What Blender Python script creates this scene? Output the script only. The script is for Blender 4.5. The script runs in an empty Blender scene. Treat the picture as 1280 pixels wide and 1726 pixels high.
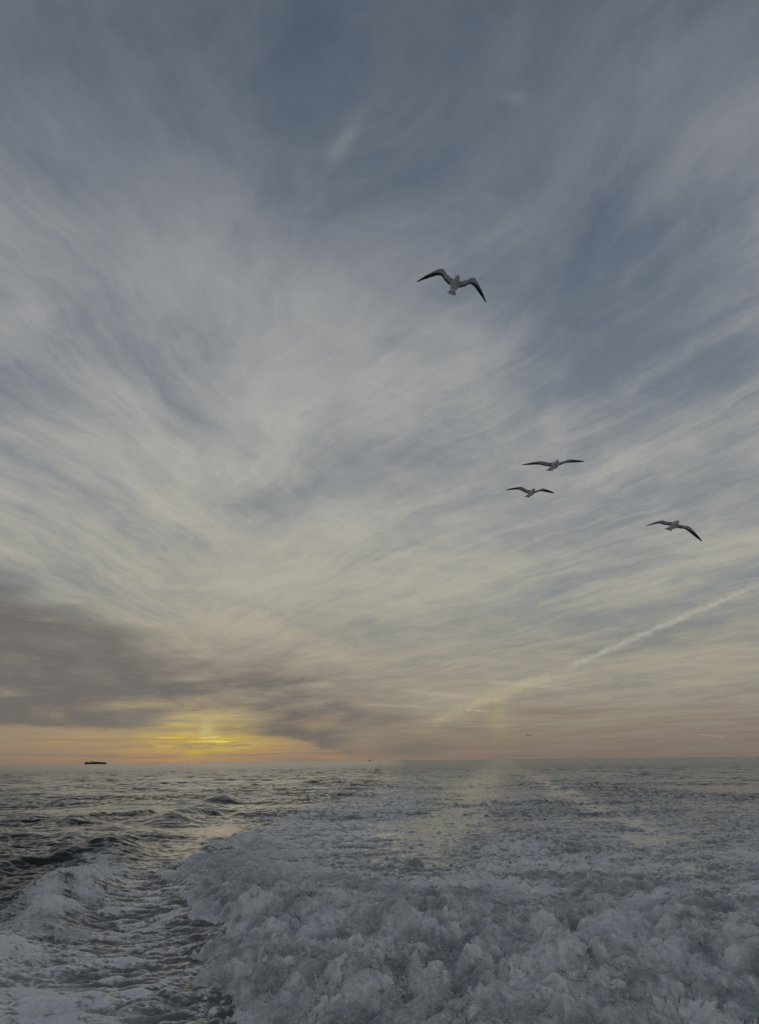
import bpy, bmesh, math, random
import numpy as np
from mathutils import Matrix, Vector, Euler

scene = bpy.context.scene
col = scene.collection
random.seed(11)
RAD = math.radians

# ------------------------------------------------------------------ camera
CAM_H = 4.6                       # eye height above the water, stern deck of a ferry
F_PX, IMG_W, IMG_H = 1190.0, 1280.0, 1726.0
PITCH, ROLL = RAD(19.40), RAD(-0.627)
cam_data = bpy.data.cameras.new('camera')
cam_data.sensor_fit = 'VERTICAL'
cam_data.sensor_height = 36.0
cam_data.lens = 36.0 * F_PX / IMG_H
cam_data.clip_start = 0.1
cam_data.clip_end = 120000.0
cam = bpy.data.objects.new('camera', cam_data)
col.objects.link(cam)
CAM_R = Matrix.Rotation(RAD(90) + PITCH, 3, 'X') @ Matrix.Rotation(ROLL, 3, 'Z')
cam.rotation_euler = CAM_R.to_euler()
cam.location = (0, 0, CAM_H)
scene.camera = cam


def pdir(px, py):
    """world direction of a spot of the photograph (1280 x 1726)"""
    return (CAM_R @ Vector((px - IMG_W / 2, IMG_H / 2 - py, -F_PX))).normalized()


def azel(px, py):
    d = pdir(px, py)
    return math.degrees(math.atan2(d.x, d.y)), math.degrees(math.asin(d.z))


def on_sea(px, py):
    d = pdir(px, py)
    t = -CAM_H / min(d.z, -1e-4)
    return d.x * t, d.y * t


# ------------------------------------------------------------------ render settings
scene.view_settings.view_transform = 'Standard'
scene.view_settings.look = 'None'
scene.view_settings.exposure = 0.0
scene.view_settings.gamma = 1.0
scene.view_settings.use_curve_mapping = False
scene.cycles.max_bounces = 5
scene.cycles.diffuse_bounces = 3
scene.cycles.glossy_bounces = 3
scene.cycles.transmission_bounces = 3
scene.cycles.use_denoising = True
scene.cycles.use_adaptive_sampling = True
scene.cycles.adaptive_threshold = 0.02
scene.cycles.adaptive_min_samples = 12

SUN_AZ, SUN_EL = azel(348, 1230)


def s2l(r, g, b):
    f = lambda c: (c / 255 / 12.92) if c / 255 < 0.04045 else ((c / 255 + 0.055) / 1.055) ** 2.4
    return (f(r), f(g), f(b), 1.0)


# ------------------------------------------------------------------ node helpers
class E:
    """a node socket with arithmetic"""
    def __init__(self, nt, s):
        self.nt, self.s = nt, s

    def _m(self, op, *args, clamp=False):
        n = self.nt.nodes.new('ShaderNodeMath')
        n.operation = op
        n.use_clamp = clamp
        for i, a in enumerate(args):
            if isinstance(a, E):
                self.nt.links.new(a.s, n.inputs[i])
            else:
                n.inputs[i].default_value = a
        return E(self.nt, n.outputs[0])

    def __add__(self, o): return self._m('ADD', self, o)
    __radd__ = __add__
    def __sub__(self, o): return self._m('SUBTRACT', self, o)
    def __rsub__(self, o): return self._m('SUBTRACT', o, self)
    def __mul__(self, o): return self._m('MULTIPLY', self, o)
    __rmul__ = __mul__
    def __truediv__(self, o): return self._m('DIVIDE', self, o)
    def __pow__(self, o): return self._m('POWER', self, o)
    def abs(self): return self._m('ABSOLUTE', self)
    def exp(self): return self._m('EXPONENT', self)
    def sin(self): return self._m('SINE', self)
    def max(self, o): return self._m('MAXIMUM', self, o)
    def min(self, o): return self._m('MINIMUM', self, o)
    def clamp(self): return self._m('ADD', self, 0.0, clamp=True)
    def asin(self): return self._m('ARCSINE', self)
    def atan2(self, o): return self._m('ARCTAN2', self, o)

    def smooth(self, a, b):
        """0 below a, 1 above b, smooth between"""
        n = self.nt.nodes.new('ShaderNodeMapRange')
        n.interpolation_type = 'SMOOTHSTEP'
        self.nt.links.new(self.s, n.inputs[0])
        n.inputs[1].default_value, n.inputs[2].default_value = a, b
        n.inputs[3].default_value, n.inputs[4].default_value = 0.0, 1.0
        return E(self.nt, n.outputs[0])


def combine(nt, x, y, z=0.0):
    n = nt.nodes.new('ShaderNodeCombineXYZ')
    for i, a in enumerate((x, y, z)):
        if isinstance(a, E):
            nt.links.new(a.s, n.inputs[i])
        else:
            n.inputs[i].default_value = a
    return E(nt, n.outputs[0])


def noise(nt, vec, scale, detail=4.0, rough=0.55, dist=0.0, dims='3D', out=0):
    n = nt.nodes.new('ShaderNodeTexNoise')
    n.noise_dimensions = dims
    nt.links.new(vec.s, n.inputs['Vector'])
    n.inputs['Scale'].default_value = scale
    n.inputs['Detail'].default_value = detail
    n.inputs['Roughness'].default_value = rough
    n.inputs['Distortion'].default_value = dist
    return E(nt, n.outputs[out])


def mix(nt, fac, a, b, blend='MIX'):
    n = nt.nodes.new('ShaderNodeMix')
    n.data_type = 'RGBA'
    n.blend_type = blend
    n.clamp_factor = True
    for s, v in ((n.inputs[0], fac), (n.inputs[6], a), (n.inputs[7], b)):
        if isinstance(v, E):
            nt.links.new(v.s, s)
        elif isinstance(v, (int, float)):
            s.default_value = v
        else:
            s.default_value = tuple(v)
    return E(nt, n.outputs[2])


def ramp(nt, fac, stops, interp='B_SPLINE'):
    n = nt.nodes.new('ShaderNodeValToRGB')
    n.color_ramp.interpolation = interp
    els = n.color_ramp.elements
    while len(els) < len(stops):
        els.new(0.5)
    for e, (p, c) in zip(els, stops):
        e.position = p
        e.color = c if len(c) == 4 else (*c, 1.0)
    nt.links.new(fac.s, n.inputs[0])
    return E(nt, n.outputs[0])


# ------------------------------------------------------------------ world: dusk sky with cirrus
def build_world():
    w = bpy.data.worlds.new('World')
    scene.world = w
    w.use_nodes = True
    nt = w.node_tree
    nt.nodes.clear()
    out = nt.nodes.new('ShaderNodeOutputWorld')
    bg = nt.nodes.new('ShaderNodeBackground')
    nt.links.new(bg.outputs[0], out.inputs[0])

    sky = nt.nodes.new('ShaderNodeTexSky')
    sky.sky_type = 'NISHITA'
    sky.sun_disc = False
    sky.sun_elevation = RAD(SUN_EL)
    sky.sun_rotation = RAD(SUN_AZ)
    sky.altitude = 0.0
    sky.air_density = 1.0
    sky.dust_density = 0.6
    sky.ozone_density = 1.0

    tc = nt.nodes.new('ShaderNodeTexCoord')
    sep = nt.nodes.new('ShaderNodeSeparateXYZ')
    nrm = nt.nodes.new('ShaderNodeVectorMath')
    nrm.operation = 'NORMALIZE'
    nt.links.new(tc.outputs['Generated'], nrm.inputs[0])
    nt.links.new(nrm.outputs[0], sep.inputs[0])
    X, Y, Z = (E(nt, sep.outputs[i]) for i in range(3))
    Zp = Z.max(0.0)
    az = X.atan2(Y) * (180 / math.pi)
    el = Zp.asin() * (180 / math.pi)

    # the cloud sheet is a level layer: gnomonic coordinates of it
    den = Zp + 0.07
    u0, v0 = X / den, Y / den

    def rot(deg, u=None, v=None):
        c, s = math.cos(RAD(deg)), math.sin(RAD(deg))
        u = u0 if u is None else u
        v = v0 if v is None else v
        return u * c + v * s, v * c - u * s            # along, across

    base = combine(nt, u0, v0)
    # slow bending of the streaks
    wx = noise(nt, base, 0.55, 3, 0.5, dims='2D') - 0.5
    wb = combine(nt, u0 + 17.3, v0 - 9.1)
    wy = noise(nt, wb, 0.55, 3, 0.5, dims='2D') - 0.5
    fx = noise(nt, base, 2.4, 4, 0.55, dims='2D') - 0.5
    fy = noise(nt, wb, 2.4, 4, 0.55, dims='2D') - 0.5
    U = u0 + wx * 0.38 + fx * 0.16
    V = v0 + wy * 0.38 + fy * 0.16

    def streaks(deg, along, across, scale, detail, rough, off=0.0):
        a, b = rot(deg, U, V)
        return noise(nt, combine(nt, a * along + off, b * across + off * 0.37), scale, detail, rough, dims='2D')

    sA = streaks(127, 0.30, 1.5, 2.0, 6, 0.60)
    sB = streaks(74, 0.35, 1.9, 2.6, 6, 0.62, 5.2)
    sC = streaks(30, 0.40, 1.6, 1.7, 6, 0.58, 11.7)
    soft = noise(nt, combine(nt, U * 0.8, V * 0.8), 1.1, 4, 0.55, dims='2D')
    fine = noise(nt, combine(nt, U + 3.3, V * 0.6), 8.0, 4, 0.65, dims='2D')
    # crisp fibres of ice, combed two ways
    fA = streaks(128, 0.55, 7.0, 2.2, 4, 0.68, 21.0)
    fB = streaks(78, 0.60, 6.0, 2.4, 4, 0.68, 33.0)
    comb = (az + (soft - 0.5) * 60.0 + wx * 30.0).smooth(-26.0, 6.0)          # 0 on the left, 1 on the right
    fib = fB + (fA - fB) * comb
    main = sB + (sA - sB) * comb

    def dot(v):
        n = nt.nodes.new('ShaderNodeVectorMath')
        n.operation = 'DOT_PRODUCT'
        nt.links.new(nrm.outputs[0], n.inputs[0])
        n.inputs[1].default_value = v
        return E(nt, n.outputs['Value'])

    def madd(a_, b_, c_):
        return a_._m('MULTIPLY_ADD', a_, b_, c_)

    def blob(acc, px, py, rx, ry, amp, tilt=0.0):
        """a soft patch of sky: tangent coordinates about a direction"""
        c = pdir(px, py)
        foc = -(CAM_R.inverted() @ c).z
        e1 = Vector((c.y, -c.x, 0)).normalized()          # to the right
        e2 = e1.cross(c)                                   # up
        ct, st = math.cos(RAD(tilt)), math.sin(RAD(tilt))
        k = F_PX / foc
        p = dot((e1 * ct + e2 * st) * (k / rx))
        q = dot((e2 * ct - e1 * st) * (k / ry))
        r2 = madd(q, q, p * p)
        g = r2._m('POWER', 0.36788, r2)
        return g * amp if acc is None else madd(g, amp, acc)

    # broad cover of the veil: the blue gaps and the thick swathes of this evening
    cover = None
    for args in [
        (540, 60, 200, 150, -0.30), (75, 110, 80, 45, -0.10, 12), (350, 230, 260, 150, -0.07),
        (1060, 410, 210, 60, -0.18, 14), (950, 590, 90, 110, -0.15), (1200, 640, 120, 170, -0.16, 30),
        (1010, 745, 100, 30, -0.11, 25), (445, 840, 110, 38, -0.18, 12), (560, 350, 90, 110, -0.04),
        (1050, 1050, 170, 34, -0.20, 4), (140, 570, 90, 80, -0.08), (300, 640, 60, 60, -0.07),
        (50, 860, 60, 40, -0.08, 30), (190, 850, 60, 30, -0.07), (600, 1050, 80, 40, -0.08, -20),
        (850, 1185, 90, 14, -0.11, 8), (900, 1120, 520, 110, 0.06), (960, 960, 420, 60, 0.10), (780, 520, 90, 70, -0.05),
        (580, 238, 44, 12, 0.26, 52), (545, 255, 40, 12, 0.08, 10), (866, 164, 24, 10, 0.17, -12), (1120, 120, 260, 120, 0.10),
        (870, 680, 140, 100, 0.20, -30), (925, 720, 40, 60, 0.12, -20), (330, 440, 150, 110, 0.12), (30, 540, 50, 60, 0.14),
        (180, 720, 230, 110, 0.16, -35), (430, 720, 130, 70, 0.06, 20), (640, 900, 260, 90, 0.10),
        (260, 960, 240, 70, 0.14, -10), (1080, 760, 130, 30, 0.12, 20), (1000, 1130, 260, 30, 0.10, 4),
        (1120, 320, 170, 34, 0.10, 28), (700, 640, 180, 30, 0.10, 24),
    ]:
        cover = blob(cover, *args)

    high = 1.0 - el.smooth(24.0, 50.0) * 0.5
    veil = (main - 0.5) * high * (comb * 0.42 + 0.78) + (sC - 0.5) * 0.40 + (soft - 0.5) * 1.20 + (fine - 0.5) * 0.48 + (fib - 0.5) * high * 0.60
    dens = (veil * 0.78 + 0.54 + cover).clamp()
    dens = dens.smooth(0.05, 1.0)

    # light of the cloud sheet: pale towards the sun, bluish grey overhead
    t_el = (el / 90.0)
    lit = ramp(nt, t_el, [
        (0.000, s2l(122, 115, 107)), (0.018, s2l(138, 130, 117)), (0.045, s2l(159, 152, 136)), (0.085, s2l(168, 160, 143)),
        (0.14, s2l(172, 168, 155)), (0.21, s2l(174, 172, 164)), (0.30, s2l(170, 170, 166)), (0.40, s2l(154, 156, 157)),
        (0.50, s2l(130, 134, 140)), (0.60, s2l(116, 120, 127)), (0.75, s2l(112, 116, 123)), (1.0, s2l(112, 116, 122)),
    ], 'LINEAR')
    # clear air between the streaks: Nishita sky, a little paler from thin veil
    air = mix(nt, 1.0, E(nt, sky.outputs[0]), (0.1, 0.1, 0.1, 1), 'MULTIPLY')
    thin = ramp(nt, t_el, [
        (0.0, s2l(116, 106, 99)), (0.03, s2l(128, 119, 109)), (0.07, s2l(125, 128, 127)), (0.13, s2l(124, 132, 138)),
        (0.22, s2l(124, 131, 139)), (0.34, s2l(109, 117, 131)), (0.46, s2l(88, 99, 117)), (0.60, s2l(70, 83, 104)),
        (0.75, s2l(66, 80, 101)), (1.0, s2l(64, 78, 99))], 'LINEAR')
    clear = mix(nt, 0.94, air, thin)
    colr = mix(nt, dens, clear, lit)

    # rays: angle to the sun
    sd = Vector((math.sin(RAD(SUN_AZ)) * math.cos(RAD(SUN_EL)), math.cos(RAD(SUN_AZ)) * math.cos(RAD(SUN_EL)), math.sin(RAD(SUN_EL))))
    dots = X * sd.x + Y * sd.y + Z * sd.z
    glow = ((1.0 - dots) * -18.0).exp()
    colr = mix(nt, glow * 0.35, colr, mix(nt, 1.0, colr, (1.16, 1.10, 0.97, 1), 'MULTIPLY'))

    # condensation trails
    xyz = combine(nt, X, Y, Z)
    trag = noise(nt, xyz, 95.0, 4, 0.62) - 0.5
    tlum = noise(nt, xyz, 120.0, 3, 0.65)
    def trail(p0, p1, width, amp, rag, fade=0.06, colour=(188, 183, 170)):
        a, b = pdir(*p0), pdir(*p1)
        n = a.cross(b).normalized()
        t = (b - a).normalized()
        ta, tb = a.dot(t), b.dot(t)
        dist = dot(n) + trag * (rag * width * 2.2)
        al = dot(t)
        lum = tlum
        prof = ((dist * dist) * (-1.0 / width ** 2)).exp()
        ends = al.smooth(ta, ta + fade * (tb - ta)) * (1.0 - al.smooth(tb - min(fade * 4, 0.3) * (tb - ta), tb))
        front = Y.smooth(0.0, 0.1)
        return prof * ends * front * (lum * 1.7 - 0.03).clamp() * amp, s2l(*colour)

    for args in [
        ((944, 1131), (1345, 956), 0.0034, 0.85, 1.4, 0.10, (176, 172, 160)),
        ((690, 1230), (985, 1116), 0.0075, 0.62, 1.2, 0.2, (182, 172, 140)),
        ((600, 1186), (735, 1193), 0.0014, 0.55, 0.6, 0.2, (196, 182, 148)),
        ((775, 1195), (832, 1200), 0.0012, 0.38, 0.5, 0.2, (200, 186, 152)),
        ((650, 1160), (890, 1186), 0.0026, 0.34, 0.9, 0.2, (190, 178, 148)),
        ((800, 1146), (990, 1163), 0.0022, 0.35, 0.9, 0.2, (186, 178, 152)),
        ((1172, 1237), (1230, 1243), 0.0011, 0.35, 0.5, 0.2, (170, 156, 136)),
        ((150, 735), (480, 965), 0.012, 0.28, 1.2, 0.2, (176, 173, 160)),
    ]:
        f, c = trail(*args)
        colr = mix(nt, f, colr, c)

    # sun dog, 22 degrees to the right of the sun
    da, de = azel(838, 1211)
    pa, pe = (az - da), (el - de) / 1.15
    band = (pe * pe * -1.0).exp()
    for off, wd, tint, amp in ((-0.5, 0.6, (190, 150, 110), 0.13), (0.15, 0.55, (194, 182, 116), 0.16), (0.9, 0.8, (174, 180, 146), 0.10)):
        q = (pa - off) / wd
        colr = mix(nt, (q * q * -1.0).exp() * band * amp, colr, s2l(*tint))

    # low yellow gap under the bank, brightest below the sun
    ga, ge = azel(345, 1255)
    aw = az - ga
    gapn = (noise(nt, combine(nt, az * 0.10, el * 1.1), 2.6, 8, 0.62, 0.5, dims='2D') - 0.5)
    wide = ((aw / 10.0) * (aw / 10.0) * -1.0).exp()
    core = ((aw / 3.6) * (aw / 3.6) * -1.0).exp()
    hot = ((aw / 3.0) * (aw / 3.0) * -1.0).exp()
    low = ((el - 1.35) / 1.7) * ((el - 1.35) / 1.7)
    low = (low * -1.0).exp()
    colr = mix(nt, (wide * low * (0.54 + gapn * 2.6)).clamp(), colr, ramp(nt, (el / 4.0), [
        (0.0, s2l(146, 122, 98)), (0.12, s2l(162, 136, 100)), (0.35, s2l(178, 154, 98)), (0.7, s2l(180, 160, 112)), (1.0, s2l(176, 163, 128))], 'LINEAR'))
    low2 = ((el - 1.5) / 1.15) * ((el - 1.5) / 1.15)
    colr = mix(nt, (core * (low2 * -1.0).exp() * (0.54 + gapn * 3.4)).clamp(), colr, s2l(202, 172, 48))
    sl = noise(nt, combine(nt, az * 0.16 + 4.0, el * 3.2), 2.2, 7, 0.6, 0.4, dims='2D').smooth(0.52, 0.66)
    low3 = ((el - 1.55) / 0.55) * ((el - 1.55) / 0.55)
    colr = mix(nt, (hot * (low3 * -1.0).exp() * sl * 0.9).clamp(), colr, s2l(238, 218, 120))

    # dark bank of lower cloud on the left, thinning to the right across the sun
    an = noise(nt, combine(nt, az * 0.055, el * 0.16), 1.7, 9, 0.58, 0.35, dims='2D') - 0.5
    an2 = noise(nt, combine(nt, az * 0.09 + 7.0, el * 0.36), 1.5, 8, 0.62, 0.5, dims='2D') - 0.5
    def profile(stops):
        r_ = ramp(nt, (az + 40.0) / 60.0, [((a_ + 40) / 60, (h_ / 20,) * 3) for a_, h_ in stops], 'EASE')
        return r_ * 20.0
    top = profile([(-40, 16), (-29, 12.6), (-22, 10.6), (-17.5, 8.4), (-13, 7.4), (-8, 7.4), (-3.5, 6.8), (0, 4.8), (5, 2.2), (11, 0.2)])
    botm = profile([(-40, 2.7), (-29, 2.55), (-20, 2.35), (-13, 2.2), (-8, 1.7), (-3, 0.5), (3, 0.2), (8, 0.9)])
    up = 1.0 - (el + an * 5.0 + an2 * 3.4 - top).smooth(-2.4, 1.9)
    dn = (el + an2 * 0.7 + gapn * 0.7 - botm).smooth(-0.22, 0.35)
    fall = 1.0 - (az + an * 14.0).smooth(-6.0, 9.0) * 0.75
    tear = (noise(nt, combine(nt, az * 0.085 + 3.0, el * 0.46 - az * 0.02), 1.6, 7, 0.60, 0.10, dims='2D') - 0.47) * 3.6 + 0.5
    fall = fall * (1.0 - az.smooth(-22.0, -14.0) * (1.0 - tear.clamp()) * 0.70)
    body = (0.86 + an2 * 1.7 + an * 1.2).clamp().smooth(0.0, 0.9)
    hole = blob(None, 345, 1212, 75, 24, 1.0, 6)
    hole = blob(hole, 235, 1186, 70, 9, 0.8, 4)
    hole = (hole * (0.9 + gapn * 2.6 + an2 * 1.5)).clamp()
    bank = up * dn * fall * body * (1.0 - hole * 0.85) * 0.93
    bankc = mix(nt, (an2 * 1.8 + an + 0.5).clamp(), s2l(92, 90, 91), s2l(120, 115, 110))
    colr = mix(nt, hole * 0.55, colr, s2l(196, 178, 112))
    colr = mix(nt, bank.clamp(), colr, bankc)
    # ragged strips of the same bank crossing the gap further right and at the far left
    st = noise(nt, combine(nt, az * 0.05 + 2.0, el * 1.4), 2.0, 8, 0.6, 0.6, dims='2D').smooth(0.50, 0.68)
    lo = (1.0 - el.smooth(2.2, 4.2)) * (1.0 - core * 0.75)
    colr = mix(nt, (st * lo * 0.45).clamp(), colr, s2l(118, 110, 101))
    # the disc itself, dim behind the bank
    d2 = (1.0 - dots) * (1.0 / 0.00006)
    colr = mix(nt, (d2 * -1.0).exp() * 0.5, colr, s2l(206, 194, 124))

    full = mix(nt, 1.0, colr, (10, 10, 10, 1), 'MULTIPLY')
    nt.links.new(full.s, bg.inputs[0])
    bg.inputs[1].default_value = 0.1
    w.cycles.sampling_method = 'MANUAL'
    w.cycles.sample_map_resolution = 512


build_world()

sun_data = bpy.data.lights.new('sun', 'SUN')
sun_data.energy = 0.05
sun_data.angle = RAD(30)
sun_data.color = (1.0, 0.86, 0.66)
sun = bpy.data.objects.new('sun', sun_data)
col.objects.link(sun)
sun.rotation_euler = (RAD(90 - SUN_EL), 0, RAD(180 - SUN_AZ))
# ------------------------------------------------------------------ the sea: one sheet to the horizon
def spectral_tile(n, length, fn, seed, chop=False):
    """periodic random field from its spectrum, unit rms"""
    rng = np.random.default_rng(seed)
    k = np.fft.fftfreq(n, length / n) * 2 * np.pi
    kx, ky = np.meshgrid(k, k, indexing='xy')
    kk = np.hypot(kx, ky)
    kk[0, 0] = 1e-6
    amp = fn(kx, ky, kk)
    amp[0, 0] = 0
    z = (rng.normal(size=(n, n)) + 1j * rng.normal(size=(n, n))) * amp
    h = np.fft.ifft2(z)
    sc = 1.0 / np.std(h.real)
    res = [(h.real * sc).astype(np.float32)]
    if chop:
        res.append((np.fft.ifft2(1j * kx / kk * z).real * sc).astype(np.float32))
        res.append((np.fft.ifft2(1j * ky / kk * z).real * sc).astype(np.float32))
    return res


def look(tile, length, x, y):
    """bilinear lookup with wrap"""
    n = tile.shape[0]
    fx, fy = np.mod(x / length, 1.0) * n, np.mod(y / length, 1.0) * n
    ix, iy = fx.astype(np.int32), fy.astype(np.int32)
    tx, ty = (fx - ix).astype(np.float32), (fy - iy).astype(np.float32)
    ix %= n
    iy %= n
    jx, jy = (ix + 1) % n, (iy + 1) % n
    return (tile[iy, ix] * (1 - tx) + tile[iy, jx] * tx) * (1 - ty) + (tile[jy, ix] * (1 - tx) + tile[jy, jx] * tx) * ty


def band(lo, hi, slope, wind=None, spread=2.0):
    """spectrum between two wavelengths, falling as k**-slope, optionally directional"""
    def f(kx, ky, kk):
        lam = 2 * np.pi / kk
        w = kk ** (-slope) * (1 / (1 + (lam / hi) ** 6)) * (1 / (1 + (lo / lam) ** 6))
        if wind is not None:
            c = (kx * wind[0] + ky * wind[1]) / kk
            w = w * (0.12 + np.abs(c) ** spread)
        return w
    return f


def sstep(a, b, x):
    t = np.clip((x - a) / (b - a), 0, 1)
    return t * t * (3 - 2 * t)


def build_sea_grid():
    inner = math.radians(31.5)
    phi = np.concatenate([
        np.linspace(-math.pi, -inner, 34)[:-1],
        np.linspace(-inner, inner, 820),
        np.linspace(inner, math.pi, 34)[1:-1]])
    r = [0.6, 1.5, 3, 5, 7, 9, 10.5, 11.6, 12.4, 13.0]
    d = 13.0
    while d < 26000:
        d += d * (0.0022 if d < 30 else 0.0027 if d < 420 else min(0.0027 * (d / 420) ** 1.3, 0.04))
        r.append(d)
    r += [40000.0, 90000.0]
    return np.array(r), phi


WAKE_AZ = RAD(9.0)


def wake_coords(x, y):
    """along the wake (away from the boat) and across it (to the right)"""
    s = x * math.sin(WAKE_AZ) + y * math.cos(WAKE_AZ)
    t = x * math.cos(WAKE_AZ) - y * math.sin(WAKE_AZ)
    return s, t


def poly_dist(px, py, pts):
    """signed distance to a polyline (left of travel positive) and arc length"""
    best = np.full(px.shape, 1e9, np.float32)
    sgn = np.zeros_like(best)
    arc = np.zeros_like(best)
    acc = 0.0
    for (ax, ay), (bx, by) in zip(pts[:-1], pts[1:]):
        dx, dy = bx - ax, by - ay
        ln = math.hypot(dx, dy)
        t = np.clip(((px - ax) * dx + (py - ay) * dy) / ln ** 2, 0, 1)
        d = np.hypot(px - ax - t * dx, py - ay - t * dy)
        m = d < best
        side = (dx * (py - ay) - dy * (px - ax)) / ln
        best = np.where(m, d, best)
        sgn = np.where(m, np.sign(side), sgn)
        arc = np.where(m, acc + t * ln, arc)
        acc += ln
    return best * sgn, arc


def build_sea():
    r, phi = build_sea_grid()
    nr, npn = len(r), len(phi)
    R, PH = np.meshgrid(r, phi, indexing='ij')
    X = (R * np.sin(PH)).astype(np.float32)
    Y = (R * np.cos(PH)).astype(np.float32)
    dr = np.gradient(r)[:, None].astype(np.float32) * np.ones_like(X)
    S, T = wake_coords(X, Y)

    def att(lam):
        """waves shorter than the sheet can carry are left to the fine relief of the material"""
        return np.clip(lam / (dr * 1.6) - 0.35, 0, 1)

    # ---- noise fields
    wind = (math.sin(RAD(-24)), math.cos(RAD(-24)))
    L1, L2, L3, L4 = 173.0, 41.0, 11.3, 3.7
    t1 = spectral_tile(512, L1, band(5.0, 22.0, 2.4, wind, 3.0), 1, True)
    t2 = spectral_tile(512, L2, band(1.2, 5.0, 2.4, wind, 2.0), 2, True)
    t3 = spectral_tile(768, L3, band(0.20, 1.2, 1.9, wind, 2.2), 3, True)
    t4 = spectral_tile(512, L4, band(0.05, 0.26, 1.9, wind, 2.2), 4, True)
    b1 = spectral_tile(512, 37.0, band(1.6, 4.5, 1.5), 5)[0]
    b2 = spectral_tile(512, 17.0, band(0.7, 1.7, 1.5), 6)[0]
    b3 = spectral_tile(512, 7.9, band(0.30, 0.75, 1.5), 7)[0]
    b4 = spectral_tile(512, 3.3, band(0.13, 0.32, 1.5), 8)[0]
    b5 = spectral_tile(512, 1.7, band(0.05, 0.14, 1.5), 9)[0]
    c1 = spectral_tile(512, 229.0, band(14.0, 60.0, 1.2), 10)[0]
    c2 = spectral_tile(512, 61.0, band(3.5, 14.0, 1.4), 12)[0]
    c3 = spectral_tile(512, 19.0, band(0.8, 3.5, 1.4), 13)[0]
    c4 = spectral_tile(512, 5.3, band(0.12, 0.9, 1.3), 14)[0]

    n1, n2, n3, n4 = look(c1, 229.0, X, Y), look(c2, 61.0, X, Y), look(c3, 19.0, X, Y), look(c4, 5.3, X, Y)
    near = 1 - sstep(60, 160, R)

    # ---- where the wake lies
    edge_px = [(395, 1760), (392, 1700), (372, 1640), (345, 1580), (322, 1528), (268, 1478), (330, 1440), (402, 1398), (478, 1372), (545, 1350), (610, 1328), (690, 1306), (760, 1292)]
    ep = np.array([wake_coords(*on_sea(*p)) for p in edge_px])
    o = np.argsort(ep[:, 0])
    tl = np.interp(S, ep[o, 0], ep[o, 1]).astype(np.float32)
    tl = tl + n3 * 0.30 * sstep(0, 10, S) + n2 * np.clip(S / 60, 0.25, 2.5) + n4 * 0.10
    tr = 5.0 - tl * 1.05 + n2 * 1.2
    inside = sstep(-0.15, 0.5 + 0.012 * S, T - tl) * sstep(-0.3, 0.8 + 0.02 * S, tr - T) * sstep(-6, 2, S)
    slick1 = np.exp(-((T + 4.3 + n2 * 0.8 + n3 * 0.3) / (2.5 + S * 0.010)) ** 2) * sstep(31, 38, S)
    slick2 = np.exp(-((T - 9.0 + n2 * 1.1 + n3 * 0.3) / (1.2 + S * 0.006)) ** 2) * sstep(28, 34, S)
    slick = np.clip(slick1 * sstep(-2.8, -1.3, n2 + 0.6 * n3 + 0.3 * n1) + slick2 * sstep(-1.5, 0.1, n2 + 0.6 * n3 - 0.3 * n1), 0, 1)
    slick = np.clip(slick * (1.2 + 0.25 * n4 + 0.2 * n3), 0, 1)
    boil = inside * (1 - sstep(23.0, 33.0, S + n2 * 2.2 + n3 * 0.8))      # the heap of foam under the stern
    front = inside * np.exp(-np.clip(T - tl, 0, None) / 5.0) * (1 - sstep(34, 62, S))   # breaking edge on the left
    boil = np.clip(boil + front * 0.75, 0, 1)
    swell_in = sstep(-0.1, 1.9, T - tl + n3 * 0.35)                        # foam thins out towards its left edge
    age = np.exp(-np.clip(S - 28, 0, None) / 95.0)

    # ---- divergent bow wave on the left
    crest = [on_sea(*p) for p in [(-140, 1760), (-20, 1640), (52, 1545), (120, 1490), (215, 1425), (300, 1378), (372, 1350), (470, 1326), (600, 1306), (760, 1292)]]
    pd, arc = poly_dist(X, Y, crest)
    wr = 1.25 + arc * 0.018
    ridge_h = 0.56 * np.exp(-arc / 70.0) + 0.15
    on_arc = sstep(1.0, 5.0, arc) * (1 - sstep(150, 260, arc))
    ridge = np.exp(-(pd / wr) ** 2) * (0.62 + 0.45 * np.clip(n2, -1.2, 1.4)) * ridge_h
    lamd = 5.6 + arc * 0.02
    ph = (pd * 0.93 + arc * 0.36) / lamd * 2 * np.pi + n2 * 0.8
    echelon = (np.cos(ph) + 0.35 * np.cos(2 * ph)) * np.exp(-((pd - 1.5) / (5.0 + arc * 0.05)) ** 2) * np.exp(-arc / 150.0) * 0.33 * (0.75 + 0.4 * n1) * sstep(8, 22, arc)
    trough = -0.30 * np.exp(-((pd + 3.4) / 2.6) ** 2) * np.exp(-arc / 60.0)
    bow = (ridge + echelon + trough) * on_arc * (1 - inside * 0.85)
    channel = np.exp(-((pd + 4.6) / 3.4) ** 2) * (1 - inside) * sstep(16, 40, arc) * (1 - sstep(60, 100, arc))

    # ---- height of the open sea
    calm = (1 - 0.72 * slick) * (1 - 0.4 * channel)
    # far chop keeps its size, slick lanes lie flat
    a1 = 0.100 * (1 - 0.4 * inside) * att(9.0)
    a2 = 0.046 * (1 + 0.55 * sstep(60, 160, R)) * calm * (1 - 0.25 * inside) * att(2.6)
    rough_near = 1 + 0.75 * (1 - sstep(30, 58, R)) * (1 - inside) + 0.4 * inside * (1 - boil)
    a2 = a2 * (0.6 + 0.4 * rough_near)
    a3 = 0.0250 * rough_near * calm * att(0.8)
    a4 = 0.0062 * (0.7 + 0.3 * rough_near) * calm * att(0.2)
    gust = np.clip(1.0 + 0.35 * n1, 0.5, 1.7)
    h = look(t1[0], L1, X, Y) * a1 + look(t2[0], L2, X, Y) * a2 * gust + look(t3[0], L3, X, Y) * a3 * gust + look(t4[0], L4, X, Y) * a4
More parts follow.
